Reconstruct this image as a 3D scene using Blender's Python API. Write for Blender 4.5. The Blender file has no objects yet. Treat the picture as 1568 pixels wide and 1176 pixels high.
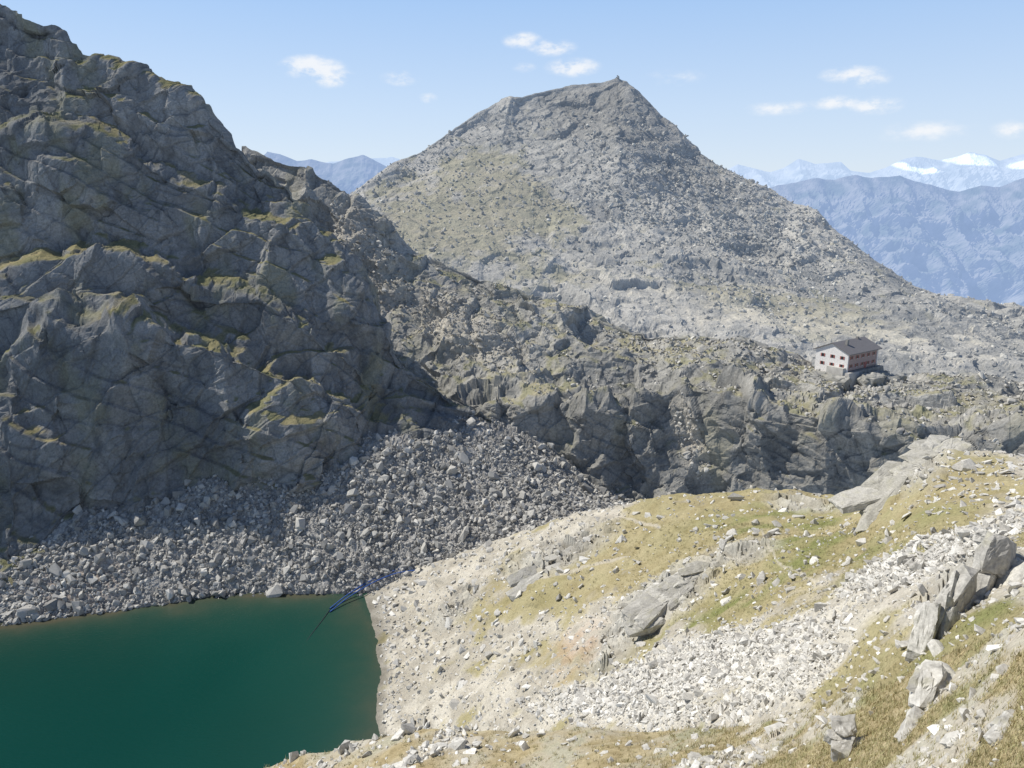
import bpy, math, random
import numpy as np
from mathutils import Vector, Matrix
rng=np.random.default_rng(7); random.seed(7)
scene=bpy.context.scene
PITCH=math.radians(13.7); SP,CP=math.sin(PITCH),math.cos(PITCH); F=1184.0; CZ=100.0
SUN=Vector((-.60,.21,.77)).normalized()
# ---------- unprojection helper: image pixels + depth along Y, through the camera -> world ----------
def W(px,py,d):
    px=np.asarray(px,float);py=np.asarray(py,float);d=np.asarray(d,float)
    r=(px-784)/F;u=(588-py)/F
    dy=CP+u*SP;dz=-SP+u*CP
    return np.stack([r*d/dy,d+0*r,CZ+dz/dy*d],-1)
def Z(py,z):
    u=(588-py)/F
    return (z-CZ)/((-SP+u*CP)/(CP+u*SP))
# ---------- numpy noise ----------
def hsh(ix,iy,iz,s):
    h=(ix.astype(np.int64)*374761393+iy.astype(np.int64)*668265263+iz.astype(np.int64)*2147483647+s*1274126177)&0xFFFFFFFF
    h=((h^(h>>13))*1274126177)&0xFFFFFFFF
    h=((h^(h>>16))*2246822519)&0xFFFFFFFF
    return h^(h>>15)
def h01(ix,iy,iz,s): return (hsh(ix,iy,iz,s)&0xFFFFFF).astype(np.float32)/16777216.0
def vn(p,s=0):
    f=np.floor(p);t=(p-f).astype(np.float32);i=f.astype(np.int64);t=t*t*(3-2*t)
    out=0
    for dx in(0,1):
        wx=t[:,0] if dx else 1-t[:,0]
        for dy in(0,1):
            wy=t[:,1] if dy else 1-t[:,1]
            for dz in(0,1):
                wz=t[:,2] if dz else 1-t[:,2]
                out=out+wx*wy*wz*h01(i[:,0]+dx,i[:,1]+dy,i[:,2]+dz,s)
    return out*2-1
def fbm(p,size,oc=4,s=0,g=.5):
    a=1;o=0;n=0;q=p/size
    for k in range(oc):
        o=o+a*vn(q,s+k*17);n+=a;a*=g;q=q*2.03+11.3
    return o/n
def sstep(x,a,b):
    t=np.clip((x-a)/(b-a),0,1);return t*t*(3-2*t)
def facet(p,size,s=0,tilt=.8,off=.35,bw=.10):
    q=p/np.asarray(size,float)
    f=np.floor(q).astype(np.int64)
    best=np.full(len(q),9e9,np.float32);h=np.zeros(len(q),np.float32);b2=best.copy();idv=h.copy();hs=h.copy()
    for dx in(-1,0,1):
        for dy in(-1,0,1):
            for dz in(-1,0,1):
                cx=f[:,0]+dx;cy=f[:,1]+dy;cz=f[:,2]+dz
                H=hsh(cx,cy,cz,s)
                ax=(q[:,0]-cx-(H&1023)/1023.).astype(np.float32)
                ay=(q[:,1]-cy-((H>>10)&1023)/1023.).astype(np.float32)
                az=(q[:,2]-cz-((H>>20)&1023)/1023.).astype(np.float32)
                d=ax*ax+ay*ay+az*az
                m=d<best
                H2=(H*2654435761)&0xFFFFFFFF
                r0=(H2&255)/127.5-1;r1=((H2>>8)&255)/127.5-1;r2=((H2>>16)&255)/127.5-1;r3=((H2>>24)&255)/127.5-1
                v=(r0*off+tilt*(r1*ax+r2*ay+r3*az)).astype(np.float32)
                m2=(~m)&(d<b2)
                hs=np.where(m,h,np.where(m2,v,hs));b2=np.where(m,best,np.minimum(b2,d))
                h=np.where(m,v,h);idv=np.where(m,r0,idv).astype(np.float32);best=np.where(m,d,best)
    e=np.sqrt(b2)-np.sqrt(best);t=.5+.5*sstep(e,0,bw)
    return h*t+hs*(1-t),e,idv
# ---------- mesh helper ----------
def make_mesh(name,verts,faces,mat,col=None,smooth=False):
    me=bpy.data.meshes.new(name)
    faces=np.asarray(faces,np.int32);n,k=faces.shape
    me.vertices.add(len(verts));me.vertices.foreach_set('co',np.asarray(verts,np.float32).ravel())
    me.loops.add(n*k);me.loops.foreach_set('vertex_index',faces.ravel())
    me.polygons.add(n);me.polygons.foreach_set('loop_start',np.arange(0,n*k,k,dtype=np.int32))
    me.update(calc_edges=True)
    if smooth: me.polygons.foreach_set('use_smooth',np.ones(n,bool))
    else: me.polygons.foreach_set('use_smooth',np.zeros(n,bool))
    if col is not None:
        a=me.attributes.new('col','FLOAT_COLOR','POINT')
        c=np.ones((len(verts),4),np.float32);c[:,:3]=np.clip(col,0,1);a.data.foreach_set('color',c.ravel())
    me.materials.append(mat)
    ob=bpy.data.objects.new(name,me);scene.collection.objects.link(ob);return ob
# ---------- materials ----------
def newmat(name):
    m=bpy.data.materials.new(name);m.use_nodes=True
    try: m.cycles.emission_sampling='NONE'
    except Exception: pass
    return m,m.node_tree.nodes,m.node_tree.links
def terrain_mat(name,fine=1.0,bump=.6,dist=.3,haze=None,hz=0.0,lo=.72,hi=1.25):
    m,N,L=newmat(name);b=N['Principled BSDF'];b.inputs['Roughness'].default_value=.92;b.inputs['Specular IOR Level'].default_value=.0
    tc=N.new('ShaderNodeTexCoord');at=N.new('ShaderNodeAttribute');at.attribute_name='col'
    n1=N.new('ShaderNodeTexNoise');n1.inputs['Scale'].default_value=1.6*fine;n1.inputs['Detail'].default_value=4;n1.inputs['Roughness'].default_value=.72
    L.new(tc.outputs['Object'],n1.inputs['Vector'])
    r1=N.new('ShaderNodeMapRange');r1.inputs[1].default_value=.3;r1.inputs[2].default_value=.7;r1.inputs[3].default_value=lo;r1.inputs[4].default_value=hi
    L.new(n1.outputs['Fac'],r1.inputs[0])
    vm=N.new('ShaderNodeVectorMath');vm.operation='SCALE';L.new(at.outputs['Color'],vm.inputs[0]);L.new(r1.outputs[0],vm.inputs['Scale'])
    L.new(vm.outputs[0],b.inputs['Base Color'])
    bp=N.new('ShaderNodeBump');bp.inputs['Strength'].default_value=bump;bp.inputs['Distance'].default_value=dist/fine
    L.new(n1.outputs['Fac'],bp.inputs['Height']);L.new(bp.outputs[0],b.inputs['Normal'])
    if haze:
        b.inputs['Emission Color'].default_value=(*haze,1);b.inputs['Emission Strength'].default_value=hz  # aerial haze painted in as an even bluish glow of the surface
    return m
def flat_mat(name,c,rough=.8,nscale=2.,amt=.15,metal=0):
    m,N,L=newmat(name);b=N['Principled BSDF'];b.inputs['Roughness'].default_value=rough;b.inputs['Metallic'].default_value=metal
    tc=N.new('ShaderNodeTexCoord');n=N.new('ShaderNodeTexNoise');n.inputs['Scale'].default_value=nscale;n.inputs['Detail'].default_value=5
    L.new(tc.outputs['Object'],n.inputs['Vector'])
    r=N.new('ShaderNodeMapRange');r.inputs[3].default_value=1-2*amt;r.inputs[4].default_value=1+2*amt;L.new(n.outputs['Fac'],r.inputs[0])
    vm=N.new('ShaderNodeVectorMath');vm.operation='SCALE';vm.inputs[0].default_value=c;L.new(r.outputs[0],vm.inputs['Scale']);L.new(vm.outputs[0],b.inputs['Base Color'])
    return m
HZ=(.42,.56,.8)  # haze tint that the rock materials emit
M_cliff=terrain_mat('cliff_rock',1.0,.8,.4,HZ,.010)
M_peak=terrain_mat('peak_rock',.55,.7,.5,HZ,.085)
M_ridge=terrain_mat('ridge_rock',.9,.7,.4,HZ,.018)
M_hill=terrain_mat('hillside_ground',2.2,.6,.25)
M_near=terrain_mat('meadow_ground',6,.7,.3)
M_boulder=terrain_mat('boulder_rock',3.0,.4,.15)
# ---------- sheets ----------
def smooth_axis(A,n,ax):
    if n<2: return A
    k=np.hanning(n+2)[1:-1];k/=k.sum();pad=n//2
    w=[(0,0)]*A.ndim;w[ax]=(pad,n-1-pad)
    B=np.pad(A,w,mode='edge')
    out=0
    for i in range(n):
        sl=[slice(None)]*A.ndim;sl[ax]=slice(i,i+A.shape[ax]);out=out+k[i]*B[tuple(sl)]
    return out
def sheet(rows,pxs,vsteps,back=None,backn=14,smu=9,smv=5,radial=False):
    rr=[]
    for r in rows:
        r=np.array(r,float);py=np.interp(pxs,r[:,0],r[:,1]);inv=np.interp(pxs,r[:,0],1/r[:,2])
        py=smooth_axis(py[:,None],smu,0)[:,0];inv=smooth_axis(inv[:,None],smu,0)[:,0]
        rr.append((py,inv))
    PY=[];IV=[]
    for i in range(len(rr)-1):
        n=vsteps[i]
        for k in range(n):
            t=k/n;PY.append(rr[i][0]*(1-t)+rr[i+1][0]*t);IV.append(rr[i][1]*(1-t)+rr[i+1][1]*t)
    PY.append(rr[-1][0]);IV.append(rr[-1][1])
    PY=smooth_axis(np.array(PY),smv,0);IV=smooth_axis(np.array(IV),smv,0)
    PX=np.broadcast_to(pxs,PY.shape)
    G=W(PX,PY,1/IV)
    if back is not None:
        top=G[-1];bv=np.asarray(back,float)
        if radial:
            hd=top[:,:2]/np.linalg.norm(top[:,:2],axis=1,keepdims=True)
            bv=np.concatenate([hd*bv[1],np.full((len(hd),1),bv[2])],1)
        ex=[top+bv*((k/backn)**1.5) for k in range(1,backn+1)]
        G=np.concatenate([G,np.array(ex)],0)
        PX=np.broadcast_to(pxs,(G.shape[0],len(pxs)));PY=np.concatenate([PY,np.repeat(PY[-1:],backn,0)],0)
    return G,np.array(PX),PY
def gnormal(G):
    du=np.gradient(G,axis=1);dv=np.gradient(G,axis=0)
    n=np.cross(du,dv);n/=np.linalg.norm(n,axis=-1,keepdims=True)+1e-9
    return n
def grid_faces(nr,nc):
    i=np.arange(nr*nc).reshape(nr,nc)
    return np.stack([i[:-1,:-1],i[:-1,1:],i[1:,1:],i[1:,:-1]],-1).reshape(-1,4)
def rot(ax,ang): return np.array(Matrix.Rotation(math.radians(ang),3,ax))
def mix(a,b,t):
    a=np.asarray(a,float);b=np.asarray(b,float)
    if np.ndim(t)>0: t=np.asarray(t)[:,None]
    return a*(1-t)+b*t
def blob(px,py,cx,cy,rx,ry,ang=0):
    a=math.radians(ang);x=px-cx;y=py-cy;u=x*math.cos(a)+y*math.sin(a);v=-x*math.sin(a)+y*math.cos(a)
    return np.clip(1.6-np.sqrt((u/rx)**2+(v/ry)**2)*1.6,0,1)
def polydist(px,py,pts):
    d=np.full(px.shape,1e9)
    for (x0,y0),(x1,y1) in zip(pts[:-1],pts[1:]):
        vx,vy=x1-x0,y1-y0;t=np.clip(((px-x0)*vx+(py-y0)*vy)/(vx*vx+vy*vy),0,1)
        d=np.minimum(d,np.hypot(px-x0-t*vx,py-y0-t*vy))
    return d
def displaced(G,specs,nsm=7,terr=None,warp=1.6,wsize=9,amp=None,ck=.3,bws=None):
    n0=gnormal(smooth_axis(smooth_axis(G,nsm,0),nsm,1)).reshape(-1,3)
    P=G.reshape(-1,3);wp=P+np.stack([fbm(P,wsize,3,91),fbm(P,wsize,3,92),fbm(P,wsize,3,93)],-1)*warp
    D=np.zeros(len(P));tone=np.zeros(len(P));crack=np.ones(len(P))
    for j,(size,a,R,s) in enumerate(specs):
        q=wp@R.T if R is not None else wp
        h,e,idv=facet(q,size,s,bw=bws[j] if bws else .1);D+=h*a;tone+=idv*.33
        if j>1: crack=np.minimum(crack,sstep(e,0,.07)*ck+1-ck);D-=(1-sstep(e,0,.07))*a*.12
    if terr is not None:
        nt,per,am,sd=terr;nt=np.array(nt,float);nt/=np.linalg.norm(nt)
        for k,(pp,aa) in enumerate(((per,am),(per*.37,am*.4))):
            s=(P@nt)/pp+fbm(P,per*2.2,3,sd+k)*1.1
            t=s-np.floor(s);msk=sstep(fbm(P,per*1.5,2,sd+5+k),-.35,.25)
            D+=aa*msk*(np.where(t<.86,t/.86,(1-t)/.14)-.5)
    if amp is not None: D=D*amp
    Q=P+n0*D[:,None]
    return Q.reshape(G.shape),D,tone,crack
def cols(a,b,step,lo=-10,hi=1580):
    L=[]
    x=a
    while x<b:
        L.append(x); x+= step if lo<=x<=hi else step*5
    L.append(b);return np.array(L,float)

# ===== cliff (front left) =====
base=[(-500,1040,180),(0,915,176),(115,840,189),(200,812,197),(350,757,208),(450,757,209),(560,720,215),(640,700,225),(700,700,231),(760,705,239)]
L1=[(-500,740,225),(-150,610,213),(0,530,206),(90,505,210),(200,500,215),(300,520,216),(400,560,218),(500,600,223),(600,640,229),(700,665,236),(760,670,242)]
L1b=[(-500,710,238),(-150,580,226),(0,505,218),(90,474,224),(200,472,228),(300,494,228),(400,540,226),(500,588,228),(600,625,233),(700,648,238),(760,658,243)]
L2=[(-500,600,250),(-150,490,236),(0,440,225),(90,392,228),(150,388,230),(230,400,231),(300,436,232),(400,450,233),(450,492,233),(560,560,235),(640,600,240),(700,622,240.5),(760,646,244)]
L2b=[(-500,570,262),(-150,460,248),(0,420,237),(90,364,242),(150,360,244),(230,374,245),(300,410,244),(400,428,243),(450,478,240),(560,550,240),(640,592,243.5),(700,617,243),(760,645,244.7)]
L3=[(-500,300,275),(-150,230,262),(0,207,250),(100,202,252),(180,214,255),(260,264,254),(350,302,254),(420,335,252),(500,400,250),(560,470,248),(640,570,246),(700,610,244),(760,643,244.8)]
L3b=[(-500,280,285),(-150,205,272),(0,188,262),(100,184,264),(180,196,266),(260,246,265),(350,286,263),(420,322,260),(500,392,256),(560,462,252),(640,567,247),(700,607,245),(760,642,244.9)]
top=[(-500,-70,310),(-200,-50,296),(0,2,282),(60,22,281),(90,38,280),(112,72,279),(150,90,278),(200,108,277),(250,128,276),(300,158,275),(350,200,274),(400,240,273),(430,262,272),(470,320,268),(510,375,264),(560,445,259),(600,510,255),(640,562,250),(700,603,247),(760,641,245)]
pxs=cols(-500,760,1.6)
G,PX,PY=sheet([base,L1,L1b,L2,L2b,L3,L3b,top],pxs,[170,20,62,20,100,16,80],back=(-25,90,-70),smu=11,smv=7)
Rv=rot('Y',8);Rs=rot('Y',28)@rot('X',-15)
Q,D,tone,crack=displaced(G,[((38,38,48),9.5,Rs,1),((17,17,32),4.8,Rv,2),((21,15,8),2.2,Rs,3),((6.5,6.5,13),.9,Rv,4),((2.8,2.8,1.6),.38,Rs,5)],21,((.42,-.1,.9),17,3.2,301),ck=.25,bws=[.2,.16,.12,.1,.1])
P=Q.reshape(-1,3);nz=smooth_axis(smooth_axis(gnormal(Q),5,0),5,1).reshape(-1,3)[:,2]
big=fbm(P,30,4,5);fine=fbm(P,5,4,6)
c=mix((.175,.18,.182),(.32,.315,.30),sstep(big+tone*.4+fine*.5,-.7,.8))  # gneiss tone kept dark, helping the face read as shaded
c=c*crack[:,None]
streak=sstep(fbm(P*[1,1,.22],3.0,4,33),.0,.5);c=mix(c,c*.64,streak*.75)
lich=sstep(fbm(P*[1,1,.4],9,5,31),.05,.45);c=mix(c,(.27,.26,.16),lich*.45)
gr=sstep(nz+fine*.2,.66,.82)*sstep(big+.6*fine,-.5,.1)
c=mix(c,mix((.29,.245,.12),(.18,.175,.08),sstep(fine,-.3,.4)),gr*.85)
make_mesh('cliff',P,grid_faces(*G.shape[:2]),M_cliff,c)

# ===== middle ridge =====
m0=[(370,720,262),(640,740,250),(700,780,238),(760,800,236),(830,800,236),(940,830,234),(1080,810,229),(1260,810,212),(1450,800,190),(1568,780,182),(1950,780,160)]
m1=[(370,600,280),(500,560,290),(640,600,270),(700,600,262),(760,610,254),(830,615,252),(940,620,249),(1040,590,248),(1080,595,242),(1200,625,226),(1320,650,211),(1450,650,202),(1568,655,195),(1950,640,190)]
m1b=[(370,570,290),(500,530,298),(640,575,282),(700,570,278),(760,575,276),(830,590,272),(940,590,268),(1040,572,268),(1080,577,260),(1200,603,246),(1320,630,229),(1450,632,220),(1568,636,212),(1950,620,205)]
m2=[(370,420,320),(500,430,315),(640,480,306),(760,490,303),(840,505,300),(940,530,288),(1080,545,275),(1200,568,262),(1300,592,250),(1450,595,245),(1568,605,238),(1950,600,225)]
mt=[(370,222,347),(400,233,344),(440,245,340),(480,258,338),(520,285,336),(550,302,335),(600,350,333),(640,385,332),(700,408,331),(760,430,328),(840,455,322),(900,478,316),(960,500,308),(1020,508,300),(1130,518,288),(1190,545,280),(1260,572,270),(1350,580,266),(1450,580,268),(1568,590,268),(1950,600,255)]
pxs=cols(370,1950,1.7)
G,PX,PY=sheet([m0,m1,m1b,m2,mt],pxs,[120,18,60,75],back=(10,60,-45),smu=11,smv=7)
fx=PX.ravel();fy=PY.ravel()
vv=np.repeat(np.arange(G.shape[0]),G.shape[1])
amp=1.0-.45*sstep(vv,135,185)*(1-.6*blob(fx,fy,820,500,120,60))
Q,D,tone,crack=displaced(G,[((28,24,30),8.0,Rs,11),((13,12,19),4.8,Rv,12),((10,9,5),1.6,Rs,13),((4,4,6),.85,Rv,14),((1.8,1.8,1.4),.28,None,15)],15,((.35,-.15,.9),11,2.0,311),amp=amp,ck=.25,bws=[.16,.12,.1,.1,.1])
P=Q.reshape(-1,3);nz=smooth_axis(smooth_axis(gnormal(Q),5,0),5,1).reshape(-1,3)[:,2]
big=fbm(P,28,4,25);fine=fbm(P,5,4,26)
c=mix((.29,.285,.265),(.47,.455,.415),sstep(big+tone*.6+fine*.4,-.7,.8))*crack[:,None]
wall_shade=1-sstep(vv,105,150);c=mix(c,c*.66,wall_shade)  # shade of the steep lower face painted into the rock colour
streak=sstep(fbm(P*[1,1,.22],3.0,4,34),.0,.5);c=mix(c,c*.7,streak*.6)
lich=sstep(fbm(P*[1,1,.4],9,5,36),.05,.45);c=mix(c,(.31,.29,.19),lich*.35)
gul=np.clip(blob(fx,fy,1055,670,26,80,-15)+.8*blob(fx,fy,560,390,60,110,-35)+.8*blob(fx,fy,700,500,140,45,25),0,1)
gr=sstep(nz+fine*.25,.72,.92)*sstep(big+.6*fine,-.35,.2)*(1-gul)
c=mix(c,mix((.35,.31,.18),(.25,.24,.13),sstep(fine,-.3,.4)),gr*.75)
c=mix(c,(.48,.44,.37),gul*.7)
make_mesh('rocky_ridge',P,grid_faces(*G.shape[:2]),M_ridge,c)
ridgeG=(Q,PX,PY,nz);ridge_g=gul

# ===== peak =====
p0=[(440,520,360),(640,490,362),(760,520,345),(900,560,330),(1130,590,305),(1260,620,285),(1568,640,275),(1950,650,270)]
pa=[(440,430,420),(640,410,410),(840,450,400),(1000,495,372),(1130,515,345),(1300,530,335),(1450,548,325),(1568,560,318),(1950,570,310)]
pb=[(440,385,480),(560,335,480),(700,320,500),(850,325,505),(1000,345,490),(1100,385,475),(1200,415,460),(1300,455,425),(1400,480,400),(1568,512,385),(1950,530,380)]
pc=[(440,370,540),(560,310,540),(700,240,580),(850,210,590),(945,215,570),(1050,270,560),(1150,330,530),(1250,375,500),(1350,425,450),(1450,465,430),(1568,490,425),(1950,510,420)]
pt=[(440,360,560),(500,322,560),(550,290,562),(600,251,575),(650,229,590),(690,199,605),(730,172,620),(770,152,630),(830,137,642),(880,127,650),(920,123,655),(945,115,658),(962,122,656),(985,148,648),(1010,174,640),(1050,214,625),(1100,250,605),(1160,282,585),(1210,307,568),(1252,321,555),(1270,344,545),(1300,368,530),(1340,400,510),(1400,438,490),(1440,453,480),(1500,462,472),(1568,472,468),(1950,500,450)]
pxs=cols(440,1950,1.8)
G,PX,PY=sheet([p0,pa,pb,pc,pt],pxs,[50,70,80,70],back=(20,260,-200),smu=5,smv=9)
fx=PX.ravel();fy=PY.ravel()
vv=np.repeat(np.arange(G.shape[0]),G.shape[1])
amp=np.clip(.9-.45*blob(fx,fy,700,300,230,160)-.25*blob(fx,fy,1250,480,350,90),.3,1)*(1-.5*sstep(vv,250,270))
Q,D,tone,crack=displaced(G,[((70,70,60),8,Rs,21),((28,26,28),3.6,Rv,22),((11,11,9),1.6,Rs,23),((5,5,4.5),.75,None,24)],13,((.3,-.1,.9),30,1.0,321),amp=amp,ck=.25)
Pb=G.reshape(-1,3);P=Q.reshape(-1,3)+np.stack([0*Pb[:,0],0*Pb[:,0],fbm(Pb,4.0,3,77)*.5],-1)
nz=smooth_axis(smooth_axis(gnormal(Q),5,0),5,1).reshape(-1,3)[:,2]
big=fbm(P,70,4,45);fine=fbm(P,9,4,46)
c=mix((.29,.285,.265),(.48,.46,.415),sstep(big+tone*.6+fine*.5,-.8,.8))*crack[:,None]
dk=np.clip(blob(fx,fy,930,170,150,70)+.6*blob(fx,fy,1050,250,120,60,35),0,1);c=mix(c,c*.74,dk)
gr=np.clip(blob(fx,fy,790,290,170,60,30)+blob(fx,fy,700,360,160,60)+.8*blob(fx,fy,1200,470,260,50,10)+.7*blob(fx,fy,640,300,120,80)+.5*blob(fx,fy,850,420,150,60),0,1)
gr=sstep(gr*1.1+fine*1.1-(.9-nz)*1.0,.2,.9)
c=mix(c,mix((.35,.315,.215),(.28,.265,.175),sstep(fine,-.3,.4)),gr*.72)
pale=np.clip(blob(fx,fy,1060,470,200,35,12)+.8*blob(fx,fy,1300,500,220,30,10)+.6*blob(fx,fy,1120,380,150,50,30)+.7*blob(fx,fy,1480,530,160,50),0,1)
c=mix(c,(.58,.54,.46),pale*sstep(fine+big*.5,-.4,.3)*.7)
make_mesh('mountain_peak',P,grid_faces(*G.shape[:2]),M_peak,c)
peakG=(P.reshape(G.shape),PX,PY,nz)

# ===== talus =====
sp=[(-500,1010),(0,958),(100,946),(200,932),(300,918),(400,911),(470,909),(560,908)]
t0=[(x,y+45,Z(y+45,-6)) for x,y in sp]+[(600,930,Z(930,-6)),(700,910,Z(910,-3)),(800,870,Z(870,3)),(900,840,Z(840,9)),(1000,830,Z(830,11))]
t1=[(x,y,Z(y,0)) for x,y in sp]+[(600,895,Z(895,.5)),(700,880,Z(880,3)),(800,835,Z(835,9)),(900,810,Z(810,14)),(1000,800,Z(800,15))]
t2=[(-500,930,186),(0,868,180),(115,812,191),(200,788,198),(350,732,209),(450,730,210),(560,705,216),(640,680,226),(700,672,231),(760,680,234),(830,705,236),(900,740,238),(1000,780,238)]
pxs=cols(-500,1000,2.0)
G,PX,PY=sheet([t0,t1,t2],pxs,[20,120],back=(0,14,5),backn=14,smu=21,smv=5)
Pb=G.reshape(-1,3).copy()
Pb[:,2]+=fbm(Pb,14,3,61)*1.6
h,e,i_=facet(Pb,2.2,62);Pb[:,2]+=h*.9
h2,e2,i2=facet(Pb,.9,63);Pb[:,2]+=h2*.35
fine=fbm(Pb,6,4,66);fx=PX.ravel();fy=PY.ravel()
c=mix((.28,.27,.25),(.43,.41,.375),sstep(fine+i_*.5,-.6,.7))*(sstep(e,0,.15)*.5+.5)[:,None]
br=blob(fx,fy,110,905,130,60,-20);c=mix(c,(.38,.31,.26),br*.6)
wet=1-sstep(Pb[:,2],.0,.8);c=mix(c,c*.5,wet*.8)
talusG=(Pb.reshape(G.shape),PX,PY,np.ones(len(Pb)))
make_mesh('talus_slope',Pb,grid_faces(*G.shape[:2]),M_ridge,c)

# ===== hillside =====
hb=[(470,1135,Z(1135,-3)),(560,1135,Z(1135,-.6)),(585,1135,Z(1135,.2)),(640,1140,119),(800,1145,92),(900,1145,78),(1000,1145,66),(1150,1145,49),(1300,1135,35),(1400,1115,27),(1568,1060,20),(1900,1000,14)]
hm=[(470,1020,Z(1020,-3)),(560,1020,Z(1020,-.7)),(583,1020,Z(1020,.1)),(620,1018,147),(700,1010,137),(800,1000,123),(900,980,112),(1000,960,101),(1150,930,86),(1300,900,69),(1400,880,59),(1568,850,49),(1900,820,40)]
hc=[(470,940,Z(940,-2.5)),(545,918,Z(918,-.3)),(600,886,Z(886,1.0)),(640,868,190),(700,848,188),(760,822,184),(800,806,180),(860,790,176),(920,776,172),(1000,765,165),(1110,750,155),(1190,749,148),(1270,757,140),(1320,752,125),(1380,716,110),(1440,690,100),(1500,690,96),(1568,695,92),(1900,700,80)]
pxs=cols(470,1900,1.6)
G,PX,PY=sheet([hb,hm,hc],pxs,[115,170],back=(5,30,-26),smu=13,smv=31)
Pb=G.reshape(-1,3).copy()
fx=PX.ravel();fy=PY.ravel()
land=(sstep(fx,560,640)*.9+.1)*np.clip(Pb[:,1]/90,.2,1)
Pb[:,2]+=(fbm(Pb,16,4,71)*1.8+fbm(Pb,4,4,72)*.7)*land
Rr=rot('Z',-35)@rot('Y',20)
rib=np.clip(blob(fx,fy,1010,920,110,40,-28)+blob(fx,fy,1385,725,90,35,-25)+.8*blob(fx,fy,850,850,120,30,-22)+.8*blob(fx,fy,940,990,80,30,-40)+.8*blob(fx,fy,1130,850,80,20,-15)+.9*blob(fx,fy,1480,880,110,45,-50)+.7*blob(fx,fy,700,930,60,25,-40)+.7*blob(fx,fy,1230,770,70,12,5),0,1)
h,e,i1=facet(Pb@Rr.T,(2.2,6,3),73);Pb[:,2]+=h*(2.4*rib+.35*land)
h,e2,i2=facet(Pb@Rr.T,(1.0,2.2,1.2),74);Pb[:,2]+=h*(.7*rib+.2*land)
nz=gnormal(Pb.reshape(G.shape)).reshape(-1,3)[:,2]
big=fbm(Pb,22,4,75);fine=fbm(Pb,3,4,76);mid=fbm(Pb,8,4,79)
soil=mix((.38,.35,.29),(.54,.505,.43),sstep(fine,-.4,.4))
g=np.clip(1.3*blob(fx,fy,1280,800,360,90,5)+1.1*blob(fx,fy,1080,860,300,90,-12)+.9*blob(fx,fy,1150,950,180,45,-25)+.8*blob(fx,fy,900,850,170,55,-20)+.9*blob(fx,fy,1330,1040,170,80,-20)+.4*blob(fx,fy,950,1040,240,80,0)+.9*blob(fx,fy,1500,1000,120,80,-20)+.9*blob(fx,fy,1400,1090,250,60,-20)+.45*blob(fx,fy,760,920,130,60,-20)+.8*blob(fx,fy,1500,735,130,40),0,1)
scree=np.clip(blob(fx,fy,1080,1010,250,52,-17)+.9*blob(fx,fy,1430,850,180,40,-22)+.8*blob(fx,fy,960,1075,170,40,0)+.6*blob(fx,fy,1200,1040,150,40,-25),0,1)
gr=sstep(g+mid*.9+fine*.6-scree*.8,.10,.65)*(1-.85*rib)
ochre=mix((.30,.255,.14),(.41,.355,.22),sstep(fine,-.5,.5))
green=mix(ochre,(.20,.21,.085),np.clip(1.2*blob(fx,fy,1260,840,220,60,15)+1.1*blob(fx,fy,1130,930,160,28,-22)+blob(fx,fy,1180,1075,160,30,-15)+blob(fx,fy,1520,930,80,30,-35)+.6*blob(fx,fy,1350,770,200,40)+.8*blob(fx,fy,1350,1040,160,40,-30)+.25,0,1)*sstep(mid+fine*.7,-.4,.6))
c=mix(soil,green,gr)
c=mix(c,(.62,.60,.55),scree*.75*(1-gr))
c=mix(c,mix((.32,.305,.27),(.48,.465,.42),sstep(i1+fine,-.8,.8)),rib*.85)
red=blob(fx,fy,880,1000,80,40,-45)*sstep(fine,-.2,.3);c=mix(c,(.42,.29,.21),red*.5)
for pts in([(690,872),(760,886),(830,884),(900,868),(960,850)],[(1165,815),(1190,860),(1260,893),(1330,915),(1400,945)],[(880,782),(960,800),(1010,812)]):
    pd=polydist(fx,fy,pts)+fine*2;c=mix(c,(.50,.46,.39),(1-sstep(pd,1.,3.2))*.65)
wet=1-sstep(Pb[:,2],.1,.9);c=mix(c,c*.5,wet*.8)
hillG=(Pb.reshape(G.shape),PX,PY,nz);hill_g=gr;hill_s=scree;hill_rib=rib
make_mesh('grassy_hillside',Pb,grid_faces(*G.shape[:2]),M_hill,c)

# ===== near meadow =====
n0=[(250,1900,10),(400,1900,8),(800,1900,5),(1200,1900,3),(1568,1900,1.6),(1950,1900,1.4)]
n1=[(250,1400,30),(400,1340,31),(800,1340,24),(1200,1340,12),(1568,1340,6),(1950,1340,4)]
n2=[(250,1245,50),(400,1179,48),(480,1153,46),(560,1130,45),(640,1119,43),(800,1118,40),(900,1116,38),(1000,1120,36),(1150,1112,30),(1230,1090,26),(1300,1062,22),(1370,1040,20),(1430,1010,18),(1500,980,16),(1568,950,14),(1950,850,10)]
pxs=cols(250,1950,2.0)
G,PX,PY=sheet([n0,n1,n2],pxs,[40,170],back=(0,12,-16),smu=15,smv=15,radial=True)
Pb=G.reshape(-1,3).copy();dd=np.clip(Pb[:,1]/30,.1,1.3)
Pb[:,2]+=(fbm(Pb,6,4,81)*.4+fbm(Pb,1.2,4,82)*.16)*dd
h,e,i1=facet(Pb,(1.1,1.3,.6),83);rk=sstep(fbm(Pb,3.5,3,84),.12,.3);Pb[:,2]+=np.clip(h,-.1,1)*.4*rk*dd
fx=PX.ravel();fy=PY.ravel();fine=fbm(Pb,.6,4,86);mid=fbm(Pb,2.5,4,87)
gold=mix((.31,.25,.14),(.42,.355,.22),sstep(fine,-.5,.5))
c=mix(gold,(.20,.21,.09),sstep(mid+.5*fine,.0,.5)*.8)
c=mix(c,(.48,.45,.39),rk*.75)
gfx=sstep(fx,1250,900)
c=mix(c,(.48,.45,.38),gfx*sstep(mid,-.3,.3)*.6)
nearG=(Pb.reshape(G.shape),PX,PY,np.ones(len(Pb)));near_rk=rk
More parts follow.
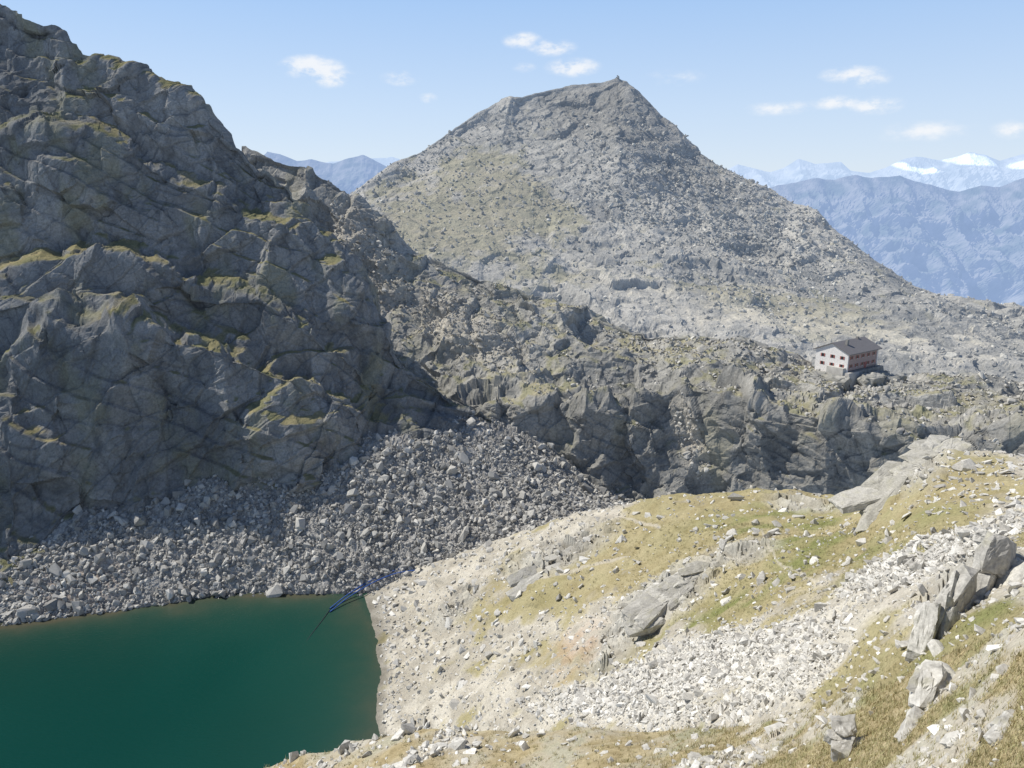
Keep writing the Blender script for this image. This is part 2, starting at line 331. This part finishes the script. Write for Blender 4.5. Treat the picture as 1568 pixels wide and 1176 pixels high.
make_mesh('meadow_foreground',Pb,grid_faces(*G.shape[:2]),M_near,c)

# ===== lake =====
shore=[W(x,y,Z(y,0))[:2] for x,y in [(-500,1010),(0,958),(100,946),(200,932),(300,918),(400,911),(470,909),(545,918),(578,985),(583,1050),(580,1110),(560,1180),(500,1300)]]
nx,ny=360,300
X,Y=np.meshgrid(np.linspace(-320,20,nx),np.linspace(60,215,ny))
sd=polydist(X.ravel(),Y.ravel(),[tuple(s) for s in shore])
V=np.stack([X.ravel(),Y.ravel(),0*X.ravel()],-1)
n_=fbm(V,9,4,99);n2_=fbm(V,2.5,3,97)
sd2=np.clip(sd+n_*3.5+n2_*.8,0,99)
c=mix((.004,.054,.043),(.022,.066,.046),np.exp(-sd2/14))
c=mix(c,(.095,.090,.058),np.clip(np.exp(-sd2/3.2)*1.1,0,1));c=mix(c,c*.82,sstep(fbm(V,50,3,98),-.4,.4))
c=mix(c,(.012,.062,.046),.5*sstep(X.ravel(),-70,-20))
m,N,L=newmat('lake_water');b=N['Principled BSDF'];b.inputs['Roughness'].default_value=.07;b.inputs['IOR'].default_value=1.33
at=N.new('ShaderNodeAttribute');at.attribute_name='col';L.new(at.outputs['Color'],b.inputs['Base Color'])
tc=N.new('ShaderNodeTexCoord');mp=N.new('ShaderNodeMapping');mp.inputs['Scale'].default_value=(1,2.2,1);L.new(tc.outputs['Object'],mp.inputs[0])
nn=N.new('ShaderNodeTexNoise');nn.inputs['Scale'].default_value=.9;nn.inputs['Detail'].default_value=5;L.new(mp.outputs[0],nn.inputs['Vector'])
bp=N.new('ShaderNodeBump');bp.inputs['Strength'].default_value=.45;bp.inputs['Distance'].default_value=.18;L.new(nn.outputs['Fac'],bp.inputs['Height']);L.new(bp.outputs[0],b.inputs['Normal'])
make_mesh('lake_water',V,grid_faces(ny,nx),m,c)

# ===== scattered rocks =====
import bmesh
def rock_template(seed,n=13,slab=False):
    r=random.Random(seed);bm=bmesh.new()
    for _ in range(n):
        v=Vector((r.gauss(0,1),r.gauss(0,1),r.gauss(0,1))).normalized()
        v=Vector([max(-.72,min(.72,c))for c in v])
        bm.verts.new(v*r.uniform(.8,1.05))
    bmesh.ops.convex_hull(bm,input=bm.verts)
    for v in [v for v in bm.verts if not v.link_faces]: bm.verts.remove(v)
    bmesh.ops.triangulate(bm,faces=bm.faces);bm.verts.index_update()
    V=np.array([v.co[:] for v in bm.verts]);Fc=np.array([[v.index for v in f.verts] for f in bm.faces]);bm.free();return V,Fc
TPL=[rock_template(i,random.Random(i).randint(10,16)) for i in range(14)]
def rocks(name,pos,size,mat,c0,c1,flat=.65,tilt=1.0,jit=.3,embed=.15):
    n=len(pos);VV=[];FF=[];CC=[];off=0;t=rng.integers(0,len(TPL),n)
    for k,(TV,TF) in enumerate(TPL):
        idx=np.where(t==k)[0];m_=len(idx)
        if not m_: continue
        q=rng.normal(size=(m_,4))*np.array([1,tilt,tilt,1]);q/=np.linalg.norm(q,axis=1,keepdims=True)
        w,x,y,z=q.T
        R=np.stack([1-2*(y*y+z*z),2*(x*y-z*w),2*(x*z+y*w),2*(x*y+z*w),1-2*(x*x+z*z),2*(y*z-x*w),2*(x*z-y*w),2*(y*z+x*w),1-2*(x*x+y*y)],-1).reshape(-1,3,3)
        S=size[idx][:,None]*np.stack([rng.uniform(.75,1.35,m_),rng.uniform(.6,1.0,m_),rng.uniform(flat*.6,flat*1.3,m_)],-1)*.6
        v=np.einsum('nij,nkj->nki',R,TV[None]*S[:,None,:])+pos[idx][:,None,:]+np.array([0,0,1])*(size[idx]*embed)[:,None,None]
        f=TF[None]+(np.arange(m_)*len(TV))[:,None,None]+off
        cc=mix(c0,c1,rng.random(m_))*rng.uniform(.8,1.15,(m_,1))
        CC.append(np.repeat(cc,len(TV),0));VV.append(v.reshape(-1,3));FF.append(f.reshape(-1,3));off+=m_*len(TV)
    return make_mesh(name,np.concatenate(VV),np.concatenate(FF),mat,np.concatenate(CC))
def pick(Gt,n,wfun,lo=-60,hi=1640):
    Gd,px,py,_=Gt;w=wfun(px.ravel(),py.ravel())*((px.ravel()>lo)&(px.ravel()<hi));w=np.clip(w,0,None);w=w/w.sum()
    i=rng.choice(len(w),n,p=w,replace=True);p=Gd.reshape(-1,3)[i].copy();s=Gd.reshape(-1,3)[i][:,1:2]/1184
    p[:,:2]+=rng.normal(size=(n,2))*s*1.5;return p,i
p,i=pick(talusG,21000,lambda x,y:sstep(y,600,640)*(.6+.4*blob(x,y,650,750,400,150)))
p=p[p[:,2]>-.3];sz=np.clip(rng.lognormal(-.5,.62,len(p)),.3,3.6)
rocks('talus_boulders',p,sz*1.1,M_boulder,(.29,.285,.27),(.57,.55,.505),flat=.7)
nzr=ridgeG[3]
p,i=pick(ridgeG,6500,lambda x,y:(sstep(nzr,.65,.9)*.4+1.2*ridge_g+.9*blob(x,y,1330,600,90,22,5))*((y>250)))
rocks('ridge_boulders',p,np.clip(rng.lognormal(-.1,.45,len(p)),.5,3),M_boulder,(.32,.31,.29),(.56,.54,.49))
p,i=pick(peakG,9000,lambda x,y:(y>150)*(.15+blob(x,y,1080,330,300,130,30)+.3*blob(x,y,900,300,400,150)))
rocks('peak_boulders',p,np.clip(rng.lognormal(.4,.4,len(p)),1,4),M_peak,(.31,.30,.28),(.57,.55,.49))
hgv,hsv,hrv=hill_g,hill_s,hill_rib
zz=hillG[0].reshape(-1,3)[:,2]
p,i=pick(hillG,24000,lambda x,y:(zz>.2)*(.045+1.7*hsv*(1-.7*hgv)+.10*(1-hgv)+.05*blob(x,y,1500,720,150,60)))
dsc=p[:,1]/100
rocks('scree_stones',p,np.clip(rng.lognormal(-1.3,.58,len(p)),.12,1.6)*(.5+.9*dsc),M_boulder,(.46,.44,.40),(.72,.70,.65),flat=.4,tilt=.35,embed=.05)
p,i=pick(hillG,700,lambda x,y:(zz>.2)*(.2+.6*hrv+.8*hsv+.3*blob(x,y,1500,720,150,40)))
rocks('hillside_boulders',p,np.clip(rng.lognormal(-.2,.4,len(p)),.5,2.2)*(.4+.8*p[:,1]/100),M_boulder,(.42,.40,.36),(.65,.63,.58),flat=.45,tilt=.3)
p,i=pick(nearG,2600,lambda x,y:(y<1300)*(.12+near_rk)*(.2+sstep(x,1250,900)))
rocks('meadow_stones',p,np.clip(rng.lognormal(-1.6,.6,len(p)),.05,1.0)*(.3+p[:,1]/36),M_boulder,(.44,.42,.38),(.68,.66,.61),flat=.45,tilt=.35,embed=.05)

# ===== grass blades =====
def grass(name,p,h0,nb,cols_):
    n=len(p);B=np.repeat(p,nb,0);m_=len(B)
    hh=np.repeat(h0,nb)*rng.uniform(.5,1.2,m_);an=rng.uniform(0,6.283,m_);sp_=hh*.35
    root=B+np.stack([rng.normal(size=m_)*sp_,rng.normal(size=m_)*sp_,0*an-.02],-1)
    w=hh*.07;s=np.stack([np.cos(an)*w,np.sin(an)*w,0*w],-1)
    tip=root+np.stack([rng.normal(size=m_)*hh*.4+hh*.15,rng.normal(size=m_)*hh*.4,hh],-1)
    V=np.stack([root-s,root+s,tip],1).reshape(-1,3);Fc=np.arange(m_*3).reshape(-1,3)
    c=mix(cols_[0],cols_[1],np.repeat(rng.random(n),nb))*rng.uniform(.8,1.2,(m_,1))
    return make_mesh(name,V,Fc,M_boulder,np.repeat(c,3,0))
p,i=pick(nearG,14000,lambda x,y:(y<1330)*(1-.8*near_rk)*(.12+sstep(x,850,1350)),lo=300)
grass('meadow_grass',p,.03+.007*p[:,1]**.9,10,((.50,.42,.25),(.33,.32,.16)))
p,i=pick(hillG,8000,lambda x,y:hgv*(y>800)*sstep(x,800,1150))
grass('alpine_grass',p,.07+.002*p[:,1],7,((.40,.35,.21),(.25,.25,.11)))

# ===== larger outcrops: clusters of fractured slabs =====
def locate(Gt,px,py):
    Gd,a,b,_=Gt;k=np.argmin((a-px)**2+(b-py)**2);return Gd.reshape(-1,3)[k]
def outcrop(name,loc,dim,rotz,rotx,roty,seed,n=1,col=((.36,.35,.32),(.55,.53,.50)),lift=.1):
    r=np.random.default_rng(seed);dim=np.array(dim,float)
    R=np.array(Matrix.Rotation(rotz,3,'Z')@Matrix.Rotation(roty,3,'Y')@Matrix.Rotation(rotx,3,'X'))
    VV=[];FF=[];CC=[];off=0
    for k in range(n):
        rr_=random.Random(seed*31+k);bm=bmesh.new()
        for _ in range(24):
            v=Vector((rr_.gauss(0,1),rr_.gauss(0,1),rr_.gauss(0,1))).normalized()
            bm.verts.new(Vector([max(-.62,min(.62,c_))for c_ in v])*rr_.uniform(.85,1.05))
        bmesh.ops.convex_hull(bm,input=bm.verts)
        for v in [v for v in bm.verts if not v.link_faces]: bm.verts.remove(v)
        bmesh.ops.triangulate(bm,faces=bm.faces)
        bmesh.ops.subdivide_edges(bm,edges=bm.edges,cuts=7,use_grid_fill=True);bmesh.ops.triangulate(bm,faces=bm.faces)
        bm.verts.index_update()
        V=np.array([v.co[:] for v in bm.verts]);Fc=np.array([[v.index for v in f.verts] for f in bm.faces]);bm.free()
        sc_=dim*(r.uniform(.3,.55,3)*[1,1.2,1.5] if n>1 else .8)
        o_=(r.uniform(-.5,.5,3)*dim*[1,.8,.35]) if n>1 else np.zeros(3)
        V=V*sc_
        jr=np.array(Matrix.Rotation(r.normal()*.18,3,'Z')@Matrix.Rotation(r.normal()*.10,3,'Y')@Matrix.Rotation(r.normal()*.10,3,'X'))
        V=V@jr.T+o_
        s=min(sc_);h,e,_i=facet(V+seed*9.1,s*.8,seed,bw=.08)
        V=V+(V-o_)/np.linalg.norm(V-o_+1e-6,axis=1,keepdims=True)*(h*s*.18+fbm(V+seed*9.1,s*.35,4,seed)*s*.08)[:,None]
        cc=mix(col[0],col[1],sstep(fbm(V+seed,s*.9,4,3)+r.uniform(-.4,.4),-.6,.6))*(.8+.2*sstep(e,0,.07))[:,None]
        cc=mix(cc,(.38,.36,.24),sstep(fbm(V+seed*3,s*.6,4,13),.1,.45)*.35)
        VV.append(V@R.T);FF.append(Fc+off);CC.append(cc);off+=len(V)
    V2=np.concatenate(VV)+np.array(loc)+np.array([0,0,dim[2]*lift])
    return make_mesh(name,V2,np.concatenate(FF),M_boulder,np.concatenate(CC))
rd=math.radians
WH=((.38,.365,.335),(.60,.58,.53))
outcrop('boulder',locate(hillG,1430,985),(3.0,1.3,4.6),rd(30),rd(-15),rd(42),3,4,WH,0)
outcrop('boulder',locate(hillG,1478,935),(3.0,1.4,4.4),rd(25),rd(-10),rd(46),4,6,WH,0)
outcrop('boulder',locate(hillG,1548,890),(4.0,2.4,2.6),rd(30),0,rd(30),5,8,WH)
outcrop('boulder',locate(hillG,1515,840),(4.0,1.6,1.6),rd(40),rd(10),rd(25),25,6,WH)
outcrop('rock_outcrop',locate(hillG,1390,738),(15,5,1.5),rd(28),rd(5),rd(-19),6,14,((.36,.345,.30),(.50,.48,.43)))
outcrop('rock_outcrop',locate(hillG,1020,930),(14,4,1.5),rd(38),rd(10),rd(-14),7,16,((.37,.355,.32),(.53,.51,.46)))
outcrop('rock_outcrop',locate(hillG,1095,865),(9,3,1.2),rd(10),rd(15),rd(-8),8,9,((.33,.315,.27),(.48,.46,.41)))
outcrop('rock_outcrop',locate(hillG,850,860),(16,4,1.2),rd(30),rd(15),rd(-12),28,12,((.38,.365,.33),(.53,.51,.46)))
outcrop('boulder',locate(nearG,1290,1165),(1.3,.8,.6),rd(50),rd(10),rd(-20),9,4,WH)
outcrop('boulder',locate(nearG,1420,1085),(1.9,.8,.35),rd(45),rd(10),rd(-15),10,6,WH)
outcrop('boulder',locate(nearG,1540,1105),(.9,.5,.25),rd(30),rd(10),rd(-5),11,3,WH)
outcrop('boulder',locate(talusG,225,795),(6,5,4),rd(40),0,rd(20),12,2,((.26,.25,.23),(.4,.39,.36)))

# ===== hut =====
def box(bm,x0,x1,y0,y1,z0,z1):
    vs=[bm.verts.new(v) for v in [(x0,y0,z0),(x1,y0,z0),(x1,y1,z0),(x0,y1,z0),(x0,y0,z1),(x1,y0,z1),(x1,y1,z1),(x0,y1,z1)]]
    for f in [(3,2,1,0),(4,5,6,7),(0,1,5,4),(1,2,6,5),(2,3,7,6),(3,0,4,7)]: bm.faces.new([vs[i] for i in f])
hut=bpy.data.objects.new('mountain_hut',None);scene.collection.objects.link(hut)
hp=W(1297,569,253);hut.location=tuple(hp);hut.rotation_euler=(0,0,rd(36));hut.scale=(1.08,1.0,1.0)
def part(name,bm,mat):
    me=bpy.data.meshes.new(name);bmesh.ops.recalc_face_normals(bm,faces=bm.faces);bm.to_mesh(me);bm.free();me.materials.append(mat)
    o=bpy.data.objects.new(name,me);scene.collection.objects.link(o);o.parent=hut;return o
mw=flat_mat('white_plaster',(.80,.77,.74));mr=flat_mat('terracotta_wall',(.40,.30,.27));mroof=flat_mat('roof_slate',(.17,.16,.16),.6)
mst=flat_mat('hut_stone',(.26,.25,.23),.95,.8,.4);mred=flat_mat('red_shutter',(.36,.13,.11));mgl=flat_mat('window_glass',(.03,.035,.04),.1)
mcon=flat_mat('concrete_buttress',(.50,.48,.44),.9,.6,.2)
Lh,Wh,Hh,Rh=17.0,12,6.0,2.7
bm=bmesh.new();box(bm,0.02,Lh,0.12,Wh,0,Hh);part('walls',bm,mr)
bm=bmesh.new()
pts=[(0,-3),(Wh,-3),(Wh,Hh),(Wh/2,Hh+Rh),(0,Hh)]
for xa,xb in((-.1,.3),(Lh-.3,Lh+.1)):
    A=[bm.verts.new((xa,y,z)) for y,z in pts];B=[bm.verts.new((xb,y,z)) for y,z in pts]
    bm.faces.new(A);bm.faces.new(B[::-1])
    for k in range(5): bm.faces.new([A[k],B[k],B[(k+1)%5],A[(k+1)%5]])
part('gable_walls',bm,mw)
bm=bmesh.new()
ov=.9;t=.3;sl=Rh/(Wh/2)
prof=[(-ov,Hh-ov*sl+.05),(Wh/2,Hh+Rh+.05),(Wh+ov,Hh-ov*sl+.05),(Wh+ov,Hh-ov*sl+.05+t),(Wh/2,Hh+Rh+.05+t),(-ov,Hh-ov*sl+.05+t)]
A=[bm.verts.new((-.6,y,z)) for y,z in prof];B=[bm.verts.new((Lh+.9,y,z)) for y,z in prof]
for q in([0,1,4,5],[1,2,3,4]): bm.faces.new([A[k] for k in q]);bm.faces.new([B[k] for k in q][::-1])
for k in range(6): bm.faces.new([A[k],B[k],B[(k+1)%6],A[(k+1)%6]])
part('roof',bm,mroof)
bm=bmesh.new();box(bm,4,4.9,3.4,4.2,Hh+1,Hh+Rh+1.0);box(bm,13,13.8,5.4,6.2,Hh+1,Hh+Rh+.9);part('chimneys',bm,mst)
bm=bmesh.new();bs=bmesh.new();bf=bmesh.new()
for z0 in(1.0,3.8):
    for k in range(5):
        x=1.6+k*3.2;box(bm,x,x+.8,.06,.2,z0,z0+1.05);box(bs,x-.45,x-.03,.03,.2,z0,z0+1.05);box(bs,x+.83,x+1.25,.03,.2,z0,z0+1.05)
        box(bf,x-.05,x+.85,.0,.2,z0-.12,z0-.02)
    for k in range(3):
        y=1.7+k*3.6;box(bm,-.16,0,y,y+.8,z0,z0+1.05);box(bs,-.19,0,y-.42,y-.03,z0,z0+1.05);box(bs,-.19,0,y+.83,y+1.22,z0,z0+1.05)
part('windows',bm,mgl);part('shutters',bs,mred);part('sills',bf,mw)
bm=bmesh.new();box(bm,9.7,10.7,-.02,.2,-.2,2.0);part('door',bm,mred)
def frustum(bm,top4,zt,bot4,zb):
    A=[bm.verts.new((x,y,zt)) for x,y in top4];B=[bm.verts.new((x,y,zb)) for x,y in bot4]
    bm.faces.new(A);bm.faces.new(B[::-1])
    for k in range(4): bm.faces.new([A[k],B[k],B[(k+1)%4],A[(k+1)%4]])
bm=bmesh.new()
frustum(bm,[(.4,-1.3),(Lh+1,-1.8),(Lh+1,Wh+1),(.4,Wh-.3)],-.15,[(.4,-2.2),(Lh+2,-2.8),(Lh+2,Wh+2),(.4,Wh)],-6)
part('stone_base',bm,mst)
bm=bmesh.new();frustum(bm,[(-1.2,-1.5),(4.0,-1.9),(4.0,3),(-1.2,3)],-.25,[(-1.8,-4.6),(2.2,-4.6),(2.2,3),(-1.8,3)],-12);part('buttress',bm,mcon)
bm=bmesh.new();frustum(bm,[(-1.6,.5),(-.12,.5),(-.12,6.5),(-1.6,6.5)],1.1,[(-1.8,.4),(-.12,.4),(-.12,6.6),(-1.8,6.6)],-6);part('entrance_annex',bm,mcon)
bm=bmesh.new()
for k in range(6):
    box(bm,9+k*1.4,9.08+k*1.4,-1.55,-1.47,-.15,.85)
box(bm,9,16.1,-1.54,-1.48,.85,.92);part('terrace_railing',bm,mroof)
# rock knoll the hut is founded on
MH=Matrix.Rotation(rd(36),3,'Z')
kc=Vector(hp)+MH@Vector((12.5,-4.5,-4.6))
RK=((.28,.275,.25),(.44,.425,.385))
outcrop('rock_outcrop',tuple(kc),(17,6,6.5),rd(36),rd(12),rd(6),41,13,RK,0)
kc=Vector(hp)+MH@Vector((-4.5,5.5,-4.6))
outcrop('rock_outcrop',tuple(kc),(7,13,6),rd(30),rd(6),rd(-8),42,8,RK,0)

# summit cairn, seated on the highest vertex of the peak
pv=peakG[0].reshape(-1,3);pk=pv[int(np.argmax(pv[:,2]))]
cp=pk+rng.normal(size=(24,3))*np.array([.8,.8,.15]);cp[:,2]+=np.linspace(-.6,1.5,24);cp[:,:2]=pk[:2]+(cp[:,:2]-pk[:2])*np.linspace(1.3,.2,24)[:,None]
rocks('summit_cairn',cp,np.full(24,1.2),M_peak,(.3,.3,.28),(.4,.4,.38))

# ===== blue hose =====
hose=bpy.data.objects.new('water_intake_hose',None);scene.collection.objects.link(hose)
def curve(name,pts,r,mat,parent):
    cu=bpy.data.curves.new(name,'CURVE');cu.dimensions='3D';cu.bevel_depth=r;cu.bevel_resolution=3
    s=cu.splines.new('NURBS');s.points.add(len(pts)-1)
    for a,b in zip(s.points,pts): a.co=(*b,1)
    s.use_endpoint_u=True;s.order_u=3
    cu.materials.append(mat);o=bpy.data.objects.new(name,cu);scene.collection.objects.link(o);o.parent=parent
mb=flat_mat('blue_hose',(.035,.10,.34),.5);md=flat_mat('dark_hose',(.010,.025,.025),.5)
def hz(px,py,z): return tuple(W(px,py,Z(py,z)))
for k,o in enumerate((0,5)):
    curve('hose_%d'%k,[hz(640,868+o,3.6),hz(615,870+o,3.4),hz(590,878+o,2.8),hz(565,890+o,2.0),hz(540,905+o,1.3),hz(522,918+o,.6),hz(505,932+o,.12)],.16,mb,hose)
curve('submerged_hose',[hz(505,934,.03),hz(490,955,.0),hz(470,980,-.1),hz(455,1005,-.3)],.14,md,hose)
curve('support_post',[hz(618,872,2.0),hz(617,850,4.6)],.13,mb,hose);curve('support_arm',[hz(605,862,3.6),hz(628,864,3.6)],.1,mb,hose)

# ===== distant ranges =====
def far_range(name,prof,d,base_py,haze,hz_,col,snow=None,seed=0,amp=1.,depth=.25,snowc=(.8,.83,.88)):
    pxs=np.arange(-900,2500,2.5);prof=np.array(prof,float)
    ty=np.interp(pxs,prof[:,0],prof[:,1])
    nr=150;G=[]
    for k in range(nr):
        t=k/(nr-1);G.append(W(pxs,base_py*(1-t)+ty*t,d*(1-depth*(1-t))))
    top=G[-1]
    for k in range(1,6): G.append(top+np.array([0,d*.04*k,-d*.02*k]))
    G=np.array(G);P=G.reshape(-1,3)
    s=d*.055
    def ridged(q,sz,sd):
        o=0;a=1;n=0;q=q/sz
        for kk in range(6):
            o=o+a*(1-np.abs(vn(q,sd+kk*9))*2);n+=a;a*=.55;q=q*2.1+3.1
        return o/n
    tt=np.clip(np.repeat(np.concatenate([np.linspace(0,1,nr),np.ones(5)]),len(pxs)),0,1)
    R=ridged(P*np.array([1,.6,.35]),s,seed)
    up=R*s*.34*amp
    w=(1-sstep(tt,.8,1)*.85)
    P=P.copy();P[:,2]+=(up-.12*s)*w;P[:,1]-=R*s*.7*amp*w
    c=mix(col[0],col[1],sstep(ridged(P,s*.4,seed+5),-.2,.9))
    if snow is not None:
        fx=np.tile(pxs,G.shape[0]);fy=np.repeat(np.concatenate([np.linspace(0,1,nr),np.ones(5)]),len(pxs))
        PYv=base_py*(1-fy)+np.tile(ty,G.shape[0])*fy
        sn=0
        for b in snow: sn=sn+blob(fx,PYv,*b)
        c=mix(c,snowc,sstep(sn+R*.8-.4,.2,.6))
    m=terrain_mat(name+'_mat',60/d*3,.3,2,haze,hz_,.85,1.15)  # distance haze is emitted by the range itself, uniform per range
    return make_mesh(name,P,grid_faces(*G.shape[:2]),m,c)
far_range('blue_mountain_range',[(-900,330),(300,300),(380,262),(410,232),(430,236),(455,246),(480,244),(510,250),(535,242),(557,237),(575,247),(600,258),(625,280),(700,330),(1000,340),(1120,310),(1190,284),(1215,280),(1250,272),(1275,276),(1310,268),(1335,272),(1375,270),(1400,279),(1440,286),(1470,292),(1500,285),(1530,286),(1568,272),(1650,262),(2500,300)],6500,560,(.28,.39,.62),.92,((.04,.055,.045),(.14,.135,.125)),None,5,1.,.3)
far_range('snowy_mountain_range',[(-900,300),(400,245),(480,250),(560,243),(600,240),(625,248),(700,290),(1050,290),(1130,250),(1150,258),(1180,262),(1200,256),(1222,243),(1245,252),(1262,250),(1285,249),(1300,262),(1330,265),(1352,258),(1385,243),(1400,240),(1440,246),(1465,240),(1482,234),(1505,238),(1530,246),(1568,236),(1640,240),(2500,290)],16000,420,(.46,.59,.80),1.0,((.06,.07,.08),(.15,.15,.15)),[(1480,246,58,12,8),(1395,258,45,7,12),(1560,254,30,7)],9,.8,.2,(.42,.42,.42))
m=terrain_mat('valley_mat',.01,.3,2,(.44,.57,.80),.9)  # valley floor glows in the haze colour as well
a=np.linspace(0,2*np.pi,97);rr=[300,900,2500,8000,30000,90000]
V=np.array([[math.cos(t)*r,math.sin(t)*r,-120-700*min(1,r/4000)] for r in rr for t in a])
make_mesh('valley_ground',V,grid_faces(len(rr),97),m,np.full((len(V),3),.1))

# ===== camera, light, sky =====
cam=bpy.data.cameras.new('camera');co=bpy.data.objects.new('camera',cam);scene.collection.objects.link(co)
co.location=(0,0,CZ);co.rotation_euler=(math.pi/2-PITCH,0,0);cam.sensor_width=36;cam.lens=36*F/1568;cam.clip_end=200000;cam.clip_start=.1;scene.camera=co
li=bpy.data.lights.new('sun','SUN');li.energy=5;li.angle=rd(.5);li.color=(1,.955,.87);lo=bpy.data.objects.new('sun',li);scene.collection.objects.link(lo)
lo.rotation_euler=SUN.to_track_quat('Z','Y').to_euler();lo.location=(-200,100,300)
w=bpy.data.worlds.new('World');scene.world=w;w.use_nodes=True;N=w.node_tree.nodes;L=w.node_tree.links
sk=N.new('ShaderNodeTexSky');sk.sky_type='NISHITA';sk.sun_disc=False;sk.sun_elevation=math.asin(SUN.z);sk.sun_rotation=math.atan2(SUN.x,SUN.y)%(2*math.pi);sk.altitude=1500;sk.air_density=1.0;sk.dust_density=1.0;sk.ozone_density=1.0
STR=.13
tc=N.new('ShaderNodeTexCoord');sx=N.new('ShaderNodeSeparateXYZ');L.new(tc.outputs['Generated'],sx.inputs[0])
cr=N.new('ShaderNodeValToRGB');L.new(sx.outputs['Z'],cr.inputs[0]);e=cr.color_ramp.elements
e[0].position=0;e[0].color=(.74,.83,.94,1);e[1].position=1;e[1].color=(.04,.08,.18,1)
x_=e.new(.10);x_.color=(.60,.75,.96,1);x_=e.new(.24);x_.color=(.38,.60,.95,1);x_=e.new(.42);x_.color=(.10,.18,.38,1)
sc=N.new('ShaderNodeVectorMath');sc.operation='SCALE';sc.inputs['Scale'].default_value=1/STR;L.new(cr.outputs[0],sc.inputs[0])
mx=N.new('ShaderNodeMix');mx.data_type='RGBA';mx.inputs[0].default_value=.85;L.new(sk.outputs[0],mx.inputs[6]);L.new(sc.outputs[0],mx.inputs[7])
def vmath(op,a,b=None):
    n=N.new('ShaderNodeVectorMath');n.operation=op
    for k,v in enumerate((a,b)):
        if v is None: continue
        if hasattr(v,'links'): L.new(v,n.inputs[k])
        else: n.inputs[k].default_value=v
    return n
def fmath(op,*a):
    n=N.new('ShaderNodeMath');n.operation=op
    for k,v in enumerate(a):
        if hasattr(v,'links'): L.new(v,n.inputs[k])
        else: n.inputs[k].default_value=v
    return n.outputs[0]
acc=None
for (x,y,w_,h_,dn) in [(478,104,42,15,1.15),(505,118,34,13,1.0),(800,62,26,11,.9),(845,73,34,11,.95),(877,103,36,12,1.05),(613,119,26,10,.85),(1305,113,36,11,.9),(1330,122,26,10,.7),(1340,162,34,11,1.0),(1283,157,36,9,.9),(1415,201,60,13,.6),(1195,166,46,10,.6),(1553,198,26,12,.7),(655,150,14,7,.7),(1035,119,40,11,.5),(803,103,17,7,.55)]:
    c_=Vector(W(x,y,1.0)-np.array([0,0,CZ])).normalized();rt=Vector((c_.y,-c_.x,0)).normalized();up=rt.cross(c_)
    k=F*1.0
    dlt=vmath('SUBTRACT',tc.outputs['Generated'],tuple(c_)).outputs[0]
    a_=fmath('MULTIPLY',vmath('DOT_PRODUCT',dlt,tuple(rt)).outputs['Value'],k/w_)
    b_=fmath('MULTIPLY',vmath('DOT_PRODUCT',dlt,tuple(up)).outputs['Value'],k/h_)
    r_=fmath('SQRT',fmath('ADD',fmath('MULTIPLY',a_,a_),fmath('MULTIPLY',b_,b_)))
    v_=fmath('MULTIPLY',fmath('MAXIMUM',fmath('SUBTRACT',1.35,r_),0.0),dn)
    acc=v_ if acc is None else fmath('MAXIMUM',acc,v_)
mp=N.new('ShaderNodeMapping');mp.inputs['Scale'].default_value=(1,1,1.9);L.new(tc.outputs['Generated'],mp.inputs[0])
cn=N.new('ShaderNodeTexNoise');cn.inputs['Scale'].default_value=34;cn.inputs['Detail'].default_value=7;cn.inputs['Roughness'].default_value=.6;L.new(mp.outputs[0],cn.inputs['Vector'])
f_=fmath('MULTIPLY',acc,fmath('MULTIPLY_ADD',cn.outputs['Fac'],4.2,-1.35))
mr_=N.new('ShaderNodeMapRange');mr_.interpolation_type='SMOOTHSTEP';L.new(f_,mr_.inputs[0]);mr_.inputs[1].default_value=.05;mr_.inputs[2].default_value=1.05;mr_.inputs[4].default_value=.88
mc=N.new('ShaderNodeMix');mc.data_type='RGBA';L.new(mr_.outputs[0],mc.inputs[0]);L.new(mx.outputs[2],mc.inputs[6]);mc.inputs[7].default_value=(.93/STR,.95/STR,.98/STR,1)
L.new(mc.outputs[2],N['Background'].inputs['Color']);N['Background'].inputs['Strength'].default_value=STR
scene.view_settings.view_transform='Standard';scene.view_settings.look='None';scene.view_settings.exposure=0
print('VERTS',sum(len(o.data.vertices) for o in bpy.data.objects if o.type=='MESH'))
